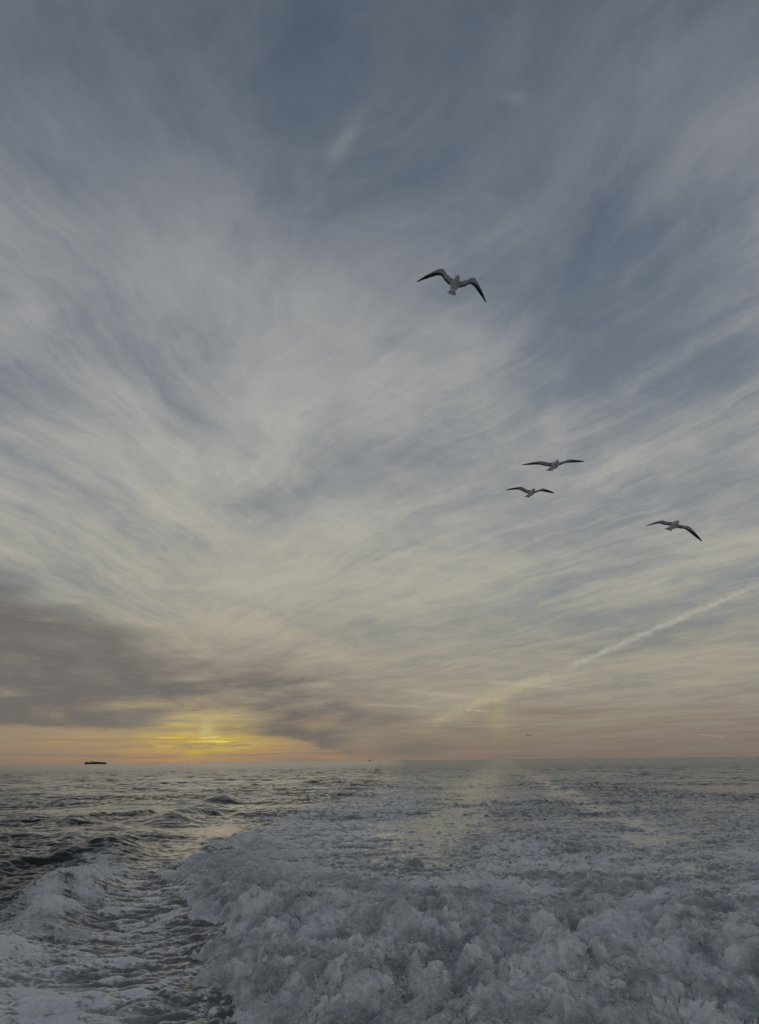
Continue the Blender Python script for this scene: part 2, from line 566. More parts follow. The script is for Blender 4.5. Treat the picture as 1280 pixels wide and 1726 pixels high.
    ch = 1.15
    crestness = (look(t2[0], L2, X, Y) * 0.6 + look(t3[0], L3, X, Y) * 0.7)
    dx = look(t1[1], L1, X, Y) * a1 + look(t2[1], L2, X, Y) * a2 * gust + look(t3[1], L3, X, Y) * a3 * gust + look(t4[1], L4, X, Y) * a4
    dy = look(t1[2], L1, X, Y) * a1 + look(t2[2], L2, X, Y) * a2 * gust + look(t3[2], L3, X, Y) * a3 * gust + look(t4[2], L4, X, Y) * a4
    # crests are where the sheet is drawn together
    h = h + bow
    # ---- wake turbulence and the boiling foam
    wxa, wya = look(c3, 19.0, X + 5.1, Y + 2.7), look(c3, 19.0, X - 7.7, Y + 8.3)
    wxb, wyb = look(c4, 5.3, X + 1.1, Y + 2.2), look(c4, 5.3, X - 2.7, Y + 1.3)
    XW, YW = X + wxa * 0.20 + wxb * 0.03, Y + wya * 0.20 + wyb * 0.03

    def lump(tile, ln, ox=0.0):
        q = look(tile, ln, XW + ox, YW - ox * 0.7)
        return np.tanh(np.sqrt(q * q + 0.03) * 1.05) * 1.35
    B1, B2, B3, B4, B5 = lump(b1, 37.0), lump(b2, 17.0), lump(b3, 7.9), lump(b4, 3.3), lump(b5, 1.7)
    turb = inside * (1 - 0.5 * sstep(32, 52, S)) * (1 - np.clip(slick * 1.15, 0, 1)) * np.clip(0.35 + 0.75 * age, 0, 1)
    R1, R2, R3 = (1.2 - np.abs(look(t_, l_, X + 9.0, Y - 6.0)) for t_, l_ in ((b1, 37.0), (b2, 17.0), (b3, 7.9)))
    h = h + turb * (R1 * 0.085 * att(3.0) + R2 * 0.078 * att(1.2) + R3 * 0.040 * att(0.5) + (B4 - 0.8) * 0.012 * att(0.2))
    mounds = np.zeros_like(h)
    hollow = np.zeros_like(h)
    for px, py, hh, rad, sy in [
        (560, 1560, 0.62, 1.5, 0.8), (665, 1588, 0.75, 1.5, 0.7), (430, 1560, 0.40, 1.8, 1.0), (835, 1585, 0.35, 1.0, 0.7),
        (960, 1590, 0.55, 1.4, 0.7), (1010, 1668, 0.55, 0.9, 0.7), (1130, 1600, 0.50, 1.5, 0.7), (1255, 1650, 0.75, 1.6, 0.7),
        (900, 1665, 0.60, 1.1, 0.8), (780, 1690, 0.55, 1.3, 0.7), (560, 1690, 0.50, 1.6, 0.8), (1150, 1715, 0.50, 1.2, 0.7),
        (300, 1500, 0.25, 1.4, 0.8), (740, 1548, 0.30, 1.0, 0.6), (1060, 1540, 0.25, 2.0, 0.6), (450, 1660, 0.35, 1.4, 1.0),
        (700, 1740, 0.40, 1.2, 0.8), (1000, 1740, 0.45, 1.4, 0.8),
        (75, 1540, 0.70, 1.6, 1.0), (20, 1600, 0.25, 1.6, 1.0),
    ]:
        mx, my = on_sea(px, py)
        q = ((X - mx) / rad) ** 2 + ((Y - my) / (rad * sy)) ** 2
        mounds += hh * np.exp(-q)
    for px, py, hh, rad, sy in [(745, 1620, 0.9, 1.1, 0.8), (1245, 1590, 0.9, 1.1, 0.9), (800, 1555, 0.6, 0.9, 0.6), (660, 1470, 0.3, 2.2, 1.2), (1215, 1660, 0.35, 0.6, 0.6), (1180, 1520, 0.35, 1.5, 1.0), (660, 1690, 0.4, 0.5, 0.5)]:
        mx, my = on_sea(px, py)
        q = ((X - mx) / rad) ** 2 + ((Y - my) / (rad * sy)) ** 2
        hollow += hh * np.exp(-q)
    lb = np.exp(-((pd + 0.4 + n3 * 0.35) / 1.05) ** 2) * sstep(6.0, 9.5, arc) * (1 - sstep(20, 29, arc + n3 * 2)) # breaking bow wave
    heap = np.clip(boil * (0.25 + 0.75 * swell_in) + lb * 0.75, 0, 1)
    h = h + mounds * np.clip(boil * swell_in + lb, 0, 1) * 0.9 - hollow * 0.12
    h = h + (boil * 0.10 + front * 0.16) * swell_in
    h = h + heap * ((B1 - 0.7) * 0.26 * np.clip(0.62 + 0.5 * n2 + 0.25 * n3, 0.08, 1.35) + (B2 - 0.75) * 0.08 * np.clip(0.6 + 0.6 * wya, 0.1, 1.4))

    # push the small billows out along the surface normal
    P = np.stack([X - dx * ch, Y - dy * ch, h], -1)
    gu = np.gradient(P, axis=0)
    gv = np.gradient(P, axis=1)
    N = np.cross(gv, gu)
    N /= np.maximum(np.linalg.norm(N, axis=-1, keepdims=True), 1e-9)
    N *= np.sign(N[..., 2:3] + 1e-9)
    del gu, gv
    small = heap * (0.55 + 0.45 * np.clip(n3 * 0.7 + 0.5, 0, 1)) * ((B3 - 0.8) * 0.048 * att(0.5) + (B4 - 0.8) * 0.036 * att(0.2) + (B5 - 0.8) * 0.018 * att(0.09))
    # torn fins and filaments of water
    q3, q4, q2 = look(b3, 7.9, XW + 3.0, YW + 1.0), look(b4, 3.3, XW + 1.0, YW + 2.0), look(b2, 17.0, XW - 4.0, YW + 6.0)
    fins = (np.clip(1 - np.abs(q2) * 1.5, 0, 1) ** 3 * 0.10 + np.clip(1 - np.abs(q3) * 1.5, 0, 1) ** 3 * 0.075 + np.clip(1 - np.abs(q4) * 1.4, 0, 1) ** 3 * 0.055) * np.clip(0.45 + 0.55 * wxa, 0, 1.3)
    torn = np.clip(0.42 + 0.62 * wya + 0.35 * wyb, 0.06, 1.25)                # smooth boils beside torn froth
    fins = fins * torn
    small = small * (0.25 + 0.55 * torn) + heap * (fins - 0.02)
    P = P + N * small[..., None]
    P[..., 0] += heap * fins * (0.5 * wxb + 0.25 * wya)

    # ---- foam cover
    lace = 0.5 + 0.22 * n3 + 0.16 * n4 + 0.12 * n2
    fo = inside * (0.11 + 0.19 * age + 0.12 * age * np.clip(crestness, -1.2, 1.5)) * (1 - 0.96 * slick)
    fo = fo + inside * (0.05 + 0.10 * age) * np.clip(R2, -0.8, 1.2) * (1 - slick) + inside * n2 * 0.07
    fo = fo * (1 - 0.42 * sstep(34, 60, S) * sstep(-9.0, -5.0, T))
    fo = np.maximum(fo, boil ** 1.5)
    fo = fo + front * 0.25
    fo = fo - hollow * 0.62 * inside
    llp = np.array([wake_coords(*on_sea(*p)) for p in [(300, 1800), (215, 1720), (140, 1660), (85, 1605), (90, 1560), (125, 1505), (60, 1470), (-60, 1450)]])
    lo_ = np.argsort(llp[:, 0])
    tb = np.interp(S, llp[lo_, 0], llp[lo_, 1])
    lowleft = (1 - sstep(-1.0, 0.8, T - tb + n3 * 0.45 + n4 * 0.15)) * (1 - sstep(20, 25, S)) * (S > -5)
    lanes = np.exp(-((pd + 3.2) / 2.9) ** 2) * (1 - sstep(17, 30, arc)) * (1 - inside)
    fo = np.maximum(fo, np.clip(lb * 1.0, 0, 1) * (0.86 + 0.16 * n3 + 0.2 * (B2 - 0.8)))
    fo = np.maximum(fo, lowleft * (1 - inside) * (0.43 + 0.13 * n3 + 0.10 * n4 + 0.13 * np.clip(crestness, -1.2, 1.2)) * (R < 40))
    fo = np.maximum(fo, lanes * (0.18 + 0.12 * n3 + 0.14 * np.clip(crestness, -1.2, 1.5)))
    # a few whitecaps on the bow crests
    caps = sstep(0.55, 1.1, echelon * 3.0 + n3 * 0.25) * on_arc * (arc < 60)
    fo = np.maximum(fo, caps * 0.30)
    fo = np.clip(fo, 0, 1)
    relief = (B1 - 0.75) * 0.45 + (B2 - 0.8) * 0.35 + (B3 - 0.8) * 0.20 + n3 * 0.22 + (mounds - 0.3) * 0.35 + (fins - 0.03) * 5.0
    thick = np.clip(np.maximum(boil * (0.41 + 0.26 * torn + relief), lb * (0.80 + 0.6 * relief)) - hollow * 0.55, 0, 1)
    aer = np.clip(inside * age + lanes * 0.55 + lowleft * 0.6 * (R < 40), 0, 1)

    # ---- mesh
    verts = P.reshape(-1, 3).astype(np.float32)
    i = np.arange(nr - 1)[:, None] * npn
    j = np.arange(npn)[None, :]
    jn = (j + 1) % npn
    quads = np.stack([i + j, i + jn, i + npn + jn, i + npn + j], -1).reshape(-1, 4)[:, ::-1].astype(np.int32)
    me = bpy.data.meshes.new('sea')
    nv, nq = len(verts), len(quads)
    me.vertices.add(nv)
    me.vertices.foreach_set('co', verts.ravel())
    me.loops.add(nq * 4)
    me.loops.foreach_set('vertex_index', quads.ravel())
    me.polygons.add(nq)
    me.polygons.foreach_set('loop_start', np.arange(nq, dtype=np.int32) * 4)
    me.polygons.foreach_set('use_smooth', np.ones(nq, dtype=bool))
    me.update(calc_edges=True)
    for name, arr in (('foam', fo), ('thick', thick), ('aerated', aer), ('slick', np.clip(slick + channel, 0, 1)), ('lost_chop', 1 - att(1.0)), ('heap', heap)):
        at = me.attributes.new(name, 'FLOAT', 'POINT')
        at.data.foreach_set('value', arr.reshape(-1).astype(np.float32))
    ob = bpy.data.objects.new('sea', me)
    col.objects.link(ob)
    ob['kind'] = 'structure'
    ob['label'] = 'grey evening sea with a broad white foaming boat wake'
    info = dict(P=P, N=N, boil=boil, lb=lb, B1=B1, B2=B2, mounds=mounds, R=R, PH=PH, front=front, hollow=hollow)
    return ob, info


def sea_material():
    m = bpy.data.materials.new('sea_water_and_foam')
    m.use_nodes = True
    nt = m.node_tree
    nt.nodes.clear()
    out = nt.nodes.new('ShaderNodeOutputMaterial')

    def attr(name):
        a = nt.nodes.new('ShaderNodeAttribute')
        a.attribute_name = name
        return E(nt, a.outputs['Fac'])
    foam, thick, aer, slick, lost = (attr(n_) for n_ in ('foam', 'thick', 'aerated', 'slick', 'lost_chop'))
    heap = attr('heap')
    g = nt.nodes.new('ShaderNodeNewGeometry')
    pos = E(nt, g.outputs['Position'])
    # ripples too small for the sheet
    rip = noise(nt, pos, 3.2, 3, 0.62)
    rip_big = noise(nt, pos, 0.45, 3, 0.6)
    bmp = nt.nodes.new('ShaderNodeBump')
    bmp.inputs['Distance'].default_value = 0.10
    nt.links.new(((1.0 - slick * 0.85) * 0.34).s, bmp.inputs['Strength'])
    nt.links.new((rip + rip_big * 1.6).s, bmp.inputs['Height'])
    water = nt.nodes.new('ShaderNodeBsdfPrincipled')
    wcol = mix(nt, aer, (0.026, 0.033, 0.029, 1), (0.34, 0.355, 0.36, 1))
    nt.links.new(wcol.s, water.inputs['Base Color'])
    nt.links.new((lost * 0.12 + 0.13 - slick * 0.05).s, water.inputs['Roughness'])
    water.inputs['IOR'].default_value = 1.40
    nt.links.new(bmp.outputs[0], water.inputs['Normal'])

    # foam: lace where thin, closed where thick
    w1 = noise(nt, pos, 1.3, 3, 0.5, out=1)
    vm = nt.nodes.new('ShaderNodeVectorMath')
    vm.operation = 'MULTIPLY_ADD'
    nt.links.new(w1.s, vm.inputs[0])
    vm.inputs[1].default_value = (0.55, 0.55, 0.55)
    nt.links.new(pos.s, vm.inputs[2])

    def cells(scale):
        v = nt.nodes.new('ShaderNodeTexVoronoi')
        v.feature = 'DISTANCE_TO_EDGE'
        nt.links.new(vm.outputs[0], v.inputs['Vector'])
        v.inputs['Scale'].default_value = scale
        return E(nt, v.outputs['Distance'])
    v1, v2 = cells(3.2), cells(9.0)
    web = (1.0 - v1.smooth(0.0, 0.30)) * 0.55 + (1.0 - v2.smooth(0.0, 0.34)) * 0.40
    stretch = nt.nodes.new('ShaderNodeVectorMath')
    stretch.operation = 'MULTIPLY'
    nt.links.new(vm.outputs[0], stretch.inputs[0])
    stretch.inputs[1].default_value = (0.42, 1.5, 1.0)
    streak = noise(nt, E(nt, stretch.outputs[0]), 3.4, 5, 0.66)
    thread = 1.0 - ((streak - 0.5) * 7.0).abs().clamp()
    grain = noise(nt, pos, 9.0, 4, 0.68)
    big = noise(nt, pos, 0.9, 4, 0.6)
    pat = web * 0.35 + thread * 0.50 + (streak - 0.5) * 1.2 + (grain - 0.5) * 0.9 + (big - 0.5) * 0.4 + 0.02
    cover = (foam * 1.6 - 0.80 + pat * 0.95).smooth(0.06, 0.52)
    cover = cover.max(thick.smooth(0.35, 0.9) * 0.97) * foam.smooth(0.015, 0.10)
    fg = noise(nt, pos, 26.0, 3, 0.7)
    lacy = 1.0 - heap.smooth(0.02, 0.75)
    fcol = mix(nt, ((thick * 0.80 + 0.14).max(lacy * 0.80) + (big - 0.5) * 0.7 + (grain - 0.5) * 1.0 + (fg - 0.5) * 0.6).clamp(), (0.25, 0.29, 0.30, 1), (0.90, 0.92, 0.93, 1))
    fb = nt.nodes.new('ShaderNodeBump')
    fb.inputs['Distance'].default_value = 0.035
    fb.inputs['Strength'].default_value = 0.42
    nt.links.new((fg + grain * 1.5).s, fb.inputs['Height'])
    fbsdf = nt.nodes.new('ShaderNodeBsdfPrincipled')
    nt.links.new(fcol.s, fbsdf.inputs['Base Color'])
    nt.links.new((0.48 - lacy * 0.14).s, fbsdf.inputs['Roughness'])
    fbsdf.inputs['IOR'].default_value = 1.333
    nt.links.new(fb.outputs[0], fbsdf.inputs['Normal'])
    ms = nt.nodes.new('ShaderNodeMixShader')
    nt.links.new(cover.s, ms.inputs[0])
    nt.links.new(water.outputs[0], ms.inputs[1])
    nt.links.new(fbsdf.outputs[0], ms.inputs[2])
    nt.links.new(ms.outputs[0], out.inputs[0])
    return m


sea, sea_info = build_sea()
sea.data.materials.append(sea_material())


# ------------------------------------------------------------------ flying drops over the breaking foam
def build_spray():
    I = sea_info
    rng = np.random.default_rng(21)
    w = (np.clip(I['boil'], 0, 1) * np.clip(I['B2'] - 0.6, 0, 1) ** 2 * (0.15 + np.clip(I['mounds'], 0, 0.8)) + 0.5 * I['lb'] * np.clip(I['B2'] - 0.8, 0, 1))
    w = w * (I['R'] > 13.2) * (I['R'] < 34) * (np.abs(I['PH']) < RAD(31))
    w = (w * I['R'] * np.gradient(I['R'], axis=0)).ravel()
    w = w / w.sum()
    P = I['P'].reshape(-1, 3)
    seeds = rng.choice(len(P), 620, p=w)
    pts, rad = [], []
    for s in seeds:                                   # little plumes thrown up from one spot
        n = int(rng.integers(10, 60))
        lean = rng.normal(0, 0.35, 2)
        hgt = rng.gamma(2.0, 0.085)
        t = rng.random(n) ** 1.4
        up = t * hgt
        off = rng.normal(0, 0.012 + 0.05 * t[:, None], (n, 2)) + up[:, None] * lean
        pts.append(P[s] + np.column_stack([off, up + rng.normal(0, 0.012, n)]))
        rad.append(rng.gamma(2.2, 0.0034, n) * (1.2 - 0.6 * t) + 0.002)
    fz = (np.clip(I['boil'] + I['lb'], 0, 1) ** 2 * (0.05 + np.clip(I['B2'] - 0.7, 0, 1) ** 2) * (I['R'] > 13.2) * (I['R'] < 32) * (np.abs(I['PH']) < RAD(31)))
    fz = (fz * np.sqrt(I['R']) * np.gradient(I['R'], axis=0)).ravel()
    for cnt, wt, spread, rise, size in ((12000, w, 0.05, 0.055, 0.0026), (26000, fz / fz.sum(), 0.03, 0.022, 0.0022)):
        single = rng.choice(len(P), cnt, p=wt)
        pts.append(P[single] + I['N'].reshape(-1, 3)[single] * (rng.exponential(rise, (cnt, 1)) - 0.004) + rng.normal(0, spread, (cnt, 3)) * (1, 1, 0.25))
        rad.append(rng.gamma(2.4, size, cnt) + 0.0018)
    pts, rad = np.concatenate(pts), np.concatenate(rad)
    oc = np.array([(1, 1, 1), (-1, -1, 1), (-1, 1, -1), (1, -1, -1)], np.float32) * 0.9
    of = np.array([(0, 1, 3), (0, 2, 1), (0, 3, 2), (1, 2, 3)], np.int32)
    st = rng.uniform(0.8, 1.7, (len(pts), 1, 3))
    v = (pts[:, None, :] + oc[None] * rad[:, None, None] * st).reshape(-1, 3).astype(np.float32)
    f = (of[None] + (np.arange(len(pts), dtype=np.int32) * 4)[:, None, None]).reshape(-1, 3)
    me = bpy.data.meshes.new('spray')
    me.vertices.add(len(v))
    me.vertices.foreach_set('co', v.ravel())
    me.loops.add(len(f) * 3)
    me.loops.foreach_set('vertex_index', f.ravel())
    me.polygons.add(len(f))
    me.polygons.foreach_set('loop_start', np.arange(len(f), dtype=np.int32) * 3)
    me.polygons.foreach_set('use_smooth', np.ones(len(f), dtype=bool))
    me.update(calc_edges=True)
    m = bpy.data.materials.new('spray_drops')
    m.use_nodes = True
    bs = m.node_tree.nodes['Principled BSDF']
    tcd = m.node_tree.nodes.new('ShaderNodeNewGeometry')
    nn = noise(m.node_tree, E(m.node_tree, tcd.outputs['Position']), 6.0, 2, 0.5)
    cc = mix(m.node_tree, nn, (0.66, 0.69, 0.70, 1), (0.88, 0.90, 0.90, 1))
    m.node_tree.links.new(cc.s, bs.inputs['Base Color'])
    bs.inputs['Roughness'].default_value = 0.25
    bs.inputs['IOR'].default_value = 1.333
    me.materials.append(m)
    ob = bpy.data.objects.new('spray', me)
    col.objects.link(ob)
    ob['kind'] = 'stuff'
    ob['label'] = 'fine white drops of spray flying over the churning foam'
    ob['category'] = 'spray'


build_spray()
# ------------------------------------------------------------------ helpers for things
def simple_material(name, c1, c2, scale=3.0, rough=0.7):
    m = bpy.data.materials.new(name)
    m.use_nodes = True
    nt = m.node_tree
    bs = nt.nodes['Principled BSDF']
    tcn = nt.nodes.new('ShaderNodeTexCoord')
    n = noise(nt, E(nt, tcn.outputs['Object']), scale, 4, 0.6)
    nt.links.new(mix(nt, n, (*c1, 1), (*c2, 1)).s, bs.inputs['Base Color'])
    bs.inputs['Roughness'].default_value = rough
    return m


def mesh_object(name, verts, faces, mat, parent=None, smooth=True, colours=None):
    me = bpy.data.meshes.new(name)
    me.from_pydata([tuple(v) for v in verts], [], faces)
    me.update()
    if smooth:
        me.polygons.foreach_set('use_smooth', [True] * len(me.polygons))
    if colours is not None:
        at = me.attributes.new('plumage', 'FLOAT_COLOR', 'POINT')
        at.data.foreach_set('color', np.array([(*c, 1.0) for c in colours], np.float32).ravel())
    bm = bmesh.new()
    bm.from_mesh(me)
    bmesh.ops.recalc_face_normals(bm, faces=bm.faces)
    bm.to_mesh(me)
    bm.free()
    me.materials.append(mat)
    o = bpy.data.objects.new(name, me)
    col.objects.link(o)
    if parent is not None:
        o.parent = parent
    return o


# ------------------------------------------------------------------ gulls
def plumage_material():
    m = bpy.data.materials.new('gull_plumage')
    m.use_nodes = True
    nt = m.node_tree
    bs = nt.nodes['Principled BSDF']
    a = nt.nodes.new('ShaderNodeAttribute')
    a.attribute_name = 'plumage'
    tcn = nt.nodes.new('ShaderNodeTexCoord')
    n = noise(nt, E(nt, tcn.outputs['Object']), 22.0, 4, 0.6)
    c = mix(nt, 1.0, E(nt, a.outputs['Color']), ramp(nt, n, [(0.3, (0.78, 0.78, 0.79)), (0.7, (1.05, 1.05, 1.05))], 'LINEAR'), 'MULTIPLY')
    nt.links.new(c.s, bs.inputs['Base Color'])
    bs.inputs['Roughness'].default_value = 0.8
    return m


MAT_PLUME = plumage_material()
MAT_BEAK = simple_material('gull_beak', (0.62, 0.42, 0.06), (0.75, 0.52, 0.10), 30, 0.45)
MAT_EYE = simple_material('gull_eye', (0.01, 0.01, 0.01), (0.03, 0.025, 0.02), 30, 0.2)
MAT_FOOT = simple_material('gull_foot', (0.55, 0.44, 0.42), (0.64, 0.52, 0.49), 30, 0.6)
WHITE, GREY, MANTLE, DARK, BLACK = (0.80, 0.80, 0.80), (0.74, 0.75, 0.77), (0.10, 0.105, 0.115), (0.065, 0.068, 0.075), (0.014, 0.014, 0.016)


def ray_at_length(origin, d, centre, length, far):
    """point on a line of sight that lies a bone's length from the joint before it"""
    oc = origin - centre
    b = oc.dot(d)
    disc = b * b - (oc.dot(oc) - length * length)
    t = -b + (math.sqrt(disc) if far else -math.sqrt(disc)) if disc > 0 else -b
    p = origin + d * t
    return centre + (p - centre).normalized() * length


def lerp(a, b, t):
    return a + (b - a) * t


def make_gull(dist, head, tail, wings, label):
    eye = Vector((0, 0, CAM_H))
    tp = eye + pdir(*tail) * dist
    hp = ray_at_length(eye, pdir(*head), tp, 0.56, False)
    fwd = (hp - tp).normalized()
    wr_l, wr_r = (eye + pdir(*wings[k][0]) * dist for k in (0, 1))
    side = (wr_r - wr_l)
    side = (side - fwd * side.dot(fwd)).normalized()       # towards the right of the picture
    up = side.cross(fwd)
    if up.z < 0:
        up = -up
    c = lerp(tp, hp, 0.52)
    V, F, C = [], [], []

    def add(p):
        V.append(p - c)
        return len(V) - 1

    # body: rings from tail root to crown (position along, half width, half height, lift)
    rings = [(0.105, 0.020, 0.012, 0.000), (0.15, 0.036, 0.024, 0.000), (0.21, 0.056, 0.044, -0.003), (0.28, 0.071, 0.060, -0.007), (0.35, 0.078, 0.068, -0.008),
             (0.41, 0.070, 0.062, -0.005), (0.455, 0.050, 0.048, 0.002), (0.485, 0.039, 0.038, 0.009), (0.515, 0.038, 0.037, 0.013), (0.540, 0.033, 0.032, 0.012), (0.558, 0.020, 0.020, 0.008), (0.566, 0.006, 0.006, 0.005)]
    ns = 16
    first = len(V)
    for s, w, hgt, lift in rings:
        for k in range(ns):
            a = 2 * math.pi * k / ns
            add(tp + fwd * s + side * (w * math.cos(a)) + up * (hgt * math.sin(a) + lift))
            top = math.sin(a) > 0.25
            C.append(MANTLE if top and 0.18 < s < 0.42 else WHITE)
    for i in range(len(rings) - 1):
        for k in range(ns):
            a0 = first + i * ns
            F.append((a0 + k, a0 + (k + 1) % ns, a0 + ns + (k + 1) % ns, a0 + ns + k))
    F.append(tuple(first + k for k in range(ns)))
    last = first + (len(rings) - 1) * ns
    F.append(tuple(last + k for k in range(ns)))

    # tail fan, two skins
    for i in range(8):
        u = i / 7 * 2 - 1
        for lay in (1, -1):
            rt = tp + fwd * 0.15 + side * (0.034 * u) + up * (0.010 * lay)
            md = tp + fwd * 0.065 + side * (0.056 * u) + up * (0.006 * lay)
            en = tp + fwd * (0.012 * abs(u) ** 2 - 0.006 * (i % 2)) + side * (0.078 * u) + up * (0.0025 * lay)
            for q in (rt, md, en):
                add(q)
                C.append(WHITE)
    b0 = len(V) - 48
    for i in range(7):
        for lay in (0, 1):
            p0, p1 = b0 + i * 6 + lay * 3, b0 + (i + 1) * 6 + lay * 3
            F += [(p0, p0 + 1, p1 + 1, p1), (p0 + 1, p0 + 2, p1 + 2, p1 + 1)]
        F.append((b0 + i * 6 + 2, b0 + i * 6 + 5, b0 + (i + 1) * 6 + 5, b0 + (i + 1) * 6 + 2))

    # wings: leading edge through shoulder, wrist and tip; feathers trail behind it
    for sgn, (wrist_px, tip_px) in zip((-1, 1), wings):
        sh = tp + fwd * 0.40 + side * (0.045 * sgn) + up * 0.022
        wr = ray_at_length(eye, pdir(*wrist_px), sh, 0.315, False)
        tip = ray_at_length(eye, pdir(*tip_px), wr, 0.47, True)
        # points of the leading edge
        ctrl = [sh - side * (0.03 * sgn), sh, lerp(sh, wr, 0.5) - fwd * 0.012, wr, lerp(wr, tip, 0.5) + (wr - sh).normalized() * 0.022, tip]
        n_s = 34
        le, chord, cdir = [], [], []
        span_t = [0.0, 0.06, 0.24, 0.43, 0.72, 1.0]
        for i in range(n_s + 1):
            s = i / n_s
            j = max(k for k in range(5) if span_t[k] <= s + 1e-9)
            f = (s - span_t[j]) / (span_t[j + 1] - span_t[j])
            p0, p1, p2, p3 = (ctrl[min(max(j + q, 0), 5)] for q in (-1, 0, 1, 2))
            le.append(0.5 * ((2 * p1) + (p2 - p0) * f + (2 * p0 - 5 * p1 + 4 * p2 - p3) * f * f + (3 * p1 - p0 - 3 * p2 + p3) * f ** 3))
            ch = np.interp(s, [0, 0.06, 0.24, 0.43, 0.55, 0.70, 0.85, 0.95, 1.0], [0.190, 0.208, 0.204, 0.205, 0.196, 0.164, 0.112, 0.062, 0.010])
            chord.append(float(ch))
            out = (tip - wr).normalized()
            back = (-fwd) * (1 - 0.38 * max(0, (s - 0.40) / 0.6)) + out * (0.55 * max(0, (s - 0.38) / 0.62))
            cdir.append(back.normalized())
        nc = 10
        base = len(V)
        for lay in (1, -1):
            for i in range(n_s + 1):
                s = i / n_s
                th = float(np.interp(s, [0, 0.43, 1.0], [0.017, 0.011, 0.001]))
                t_dir = (le[min(i + 1, n_s)] - le[max(i - 1, 0)]).normalized()
                nrm = t_dir.cross(cdir[i]).normalized()
                if nrm.dot(up) < 0:
                    nrm = -nrm
                notch = 0.012 * (i % 2) if s > 0.45 else 0.004 * (i % 2)      # feather ends
                for q in range(nc + 1):
                    x = q / nc
                    prof = math.sqrt(max(x, 0.0)) * (1 - x) * 2.0
                    camb = 0.05 * chord[i] * math.sin(math.pi * x)
                    ln = chord[i] * x * (1 - (notch / max(chord[i], 0.02) * (1.0 if q == nc else 0.0)) * 0.5)
                    add(le[i] + cdir[i] * ln + nrm * (camb + lay * th * prof))
                    edge = 0.66 - 0.60 * float(np.interp(s, [0.42, 0.80], [0, 1]))
                    tipb = float(np.interp(s, [0.50, 0.78], [0, 1]))
                    if lay > 0:
                        cc = BLACK if s > 0.66 else (WHITE if x > 0.93 else MANTLE)
                    else:
                        if s > 0.985:
                            cc = GREY
                        elif x > edge or tipb > 0.98:
                            k_ = min(1.0, tipb + 0.25 * (s > 0.4))
                            cc = tuple(lerp(np.array(DARK), np.array(BLACK), k_))
                            if x > 0.94 and s < 0.46:
                                cc = WHITE
                        else:
                            cc = tuple(lerp(np.array(GREY), np.array(DARK), 0.75 * tipb + (0.12 if x < 0.08 else 0.0)))
                    C.append(cc)
        row = nc + 1
        for lay in (0, 1):
            o0 = base + lay * (n_s + 1) * row
            for i in range(n_s):
                for q in range(nc):
                    F.append((o0 + i * row + q, o0 + i * row + q + 1, o0 + (i + 1) * row + q + 1, o0 + (i + 1) * row + q))
        o1 = base + (n_s + 1) * row
        for i in range(n_s):                                   # close leading and trailing edges
            for q in (0, nc):
                F.append((base + i * row + q, base + (i + 1) * row + q, o1 + (i + 1) * row + q, o1 + i * row + q))

    g = mesh_object('gull', V, F, MAT_PLUME, None, True, C)
    g.location = c
    g['label'] = label
    g['category'] = 'gull'
    g['group'] = 'gulls following the boat'

    # beak: hooked cone
    bv, bf = [], []
    hb = tp + fwd * 0.556 + up * 0.006 - c
    for s, w, hgt, drop in ((0.0, 0.010, 0.012, 0.0), (0.022, 0.008, 0.010, -0.001), (0.040, 0.006, 0.009, -0.002), (0.052, 0.003, 0.004, -0.008)):
        for k in range(8):
            a = 2 * math.pi * k / 8
            bv.append(hb + fwd * s + side * (w * math.cos(a)) + up * (hgt * math.sin(a) + drop))
    for i in range(3):
        for k in range(8):
            bf.append((i * 8 + k, i * 8 + (k + 1) % 8, i * 8 + 8 + (k + 1) % 8, i * 8 + 8 + k))
    bf += [tuple(range(8)), tuple(range(24, 32))]
    mesh_object('beak', bv, bf, MAT_BEAK, g)
    for sgn in (-1, 1):
        ev, ef = [], []
        ec = tp + fwd * 0.532 + side * (0.033 * sgn) + up * 0.020 - c
        for i in range(1, 4):
            for k in range(8):
                a, b = 2 * math.pi * k / 8, math.pi * i / 4
                ev.append(ec + (fwd * (math.sin(b) * math.cos(a)) + up * (math.sin(b) * math.sin(a)) + side * math.cos(b)) * 0.0055)
        for i in range(2):
            for k in range(8):
                ef.append((i * 8 + k, i * 8 + (k + 1) % 8, i * 8 + 8 + (k + 1) % 8, i * 8 + 8 + k))
        ef += [tuple(range(8)), tuple(range(16, 24))]
        mesh_object('eye', ev, ef, MAT_EYE, g)
        # foot folded back under the tail: shank and a closed web
        fv = []
        f0 = tp + fwd * 0.20 + side * (0.022 * sgn) - up * 0.036 - c
        for s, w, hgt in ((0.0, 0.005, 0.005), (0.055, 0.004, 0.004), (0.062, 0.007, 0.004), (0.095, 0.012, 0.0025), (0.110, 0.009, 0.0012)):
            for k in range(6):
                a = 2 * math.pi * k / 6
                fv.append(f0 - fwd * s + side * (w * math.cos(a)) + up * (hgt * math.sin(a) + s * 0.18))
        ff = [(i * 6 + k, i * 6 + (k + 1) % 6, i * 6 + 6 + (k + 1) % 6, i * 6 + 6 + k) for i in range(4) for k in range(6)]
        ff += [tuple(range(6)), tuple(range(24, 30))]
        mesh_object('foot', fv, ff, MAT_FOOT, g)
    return g


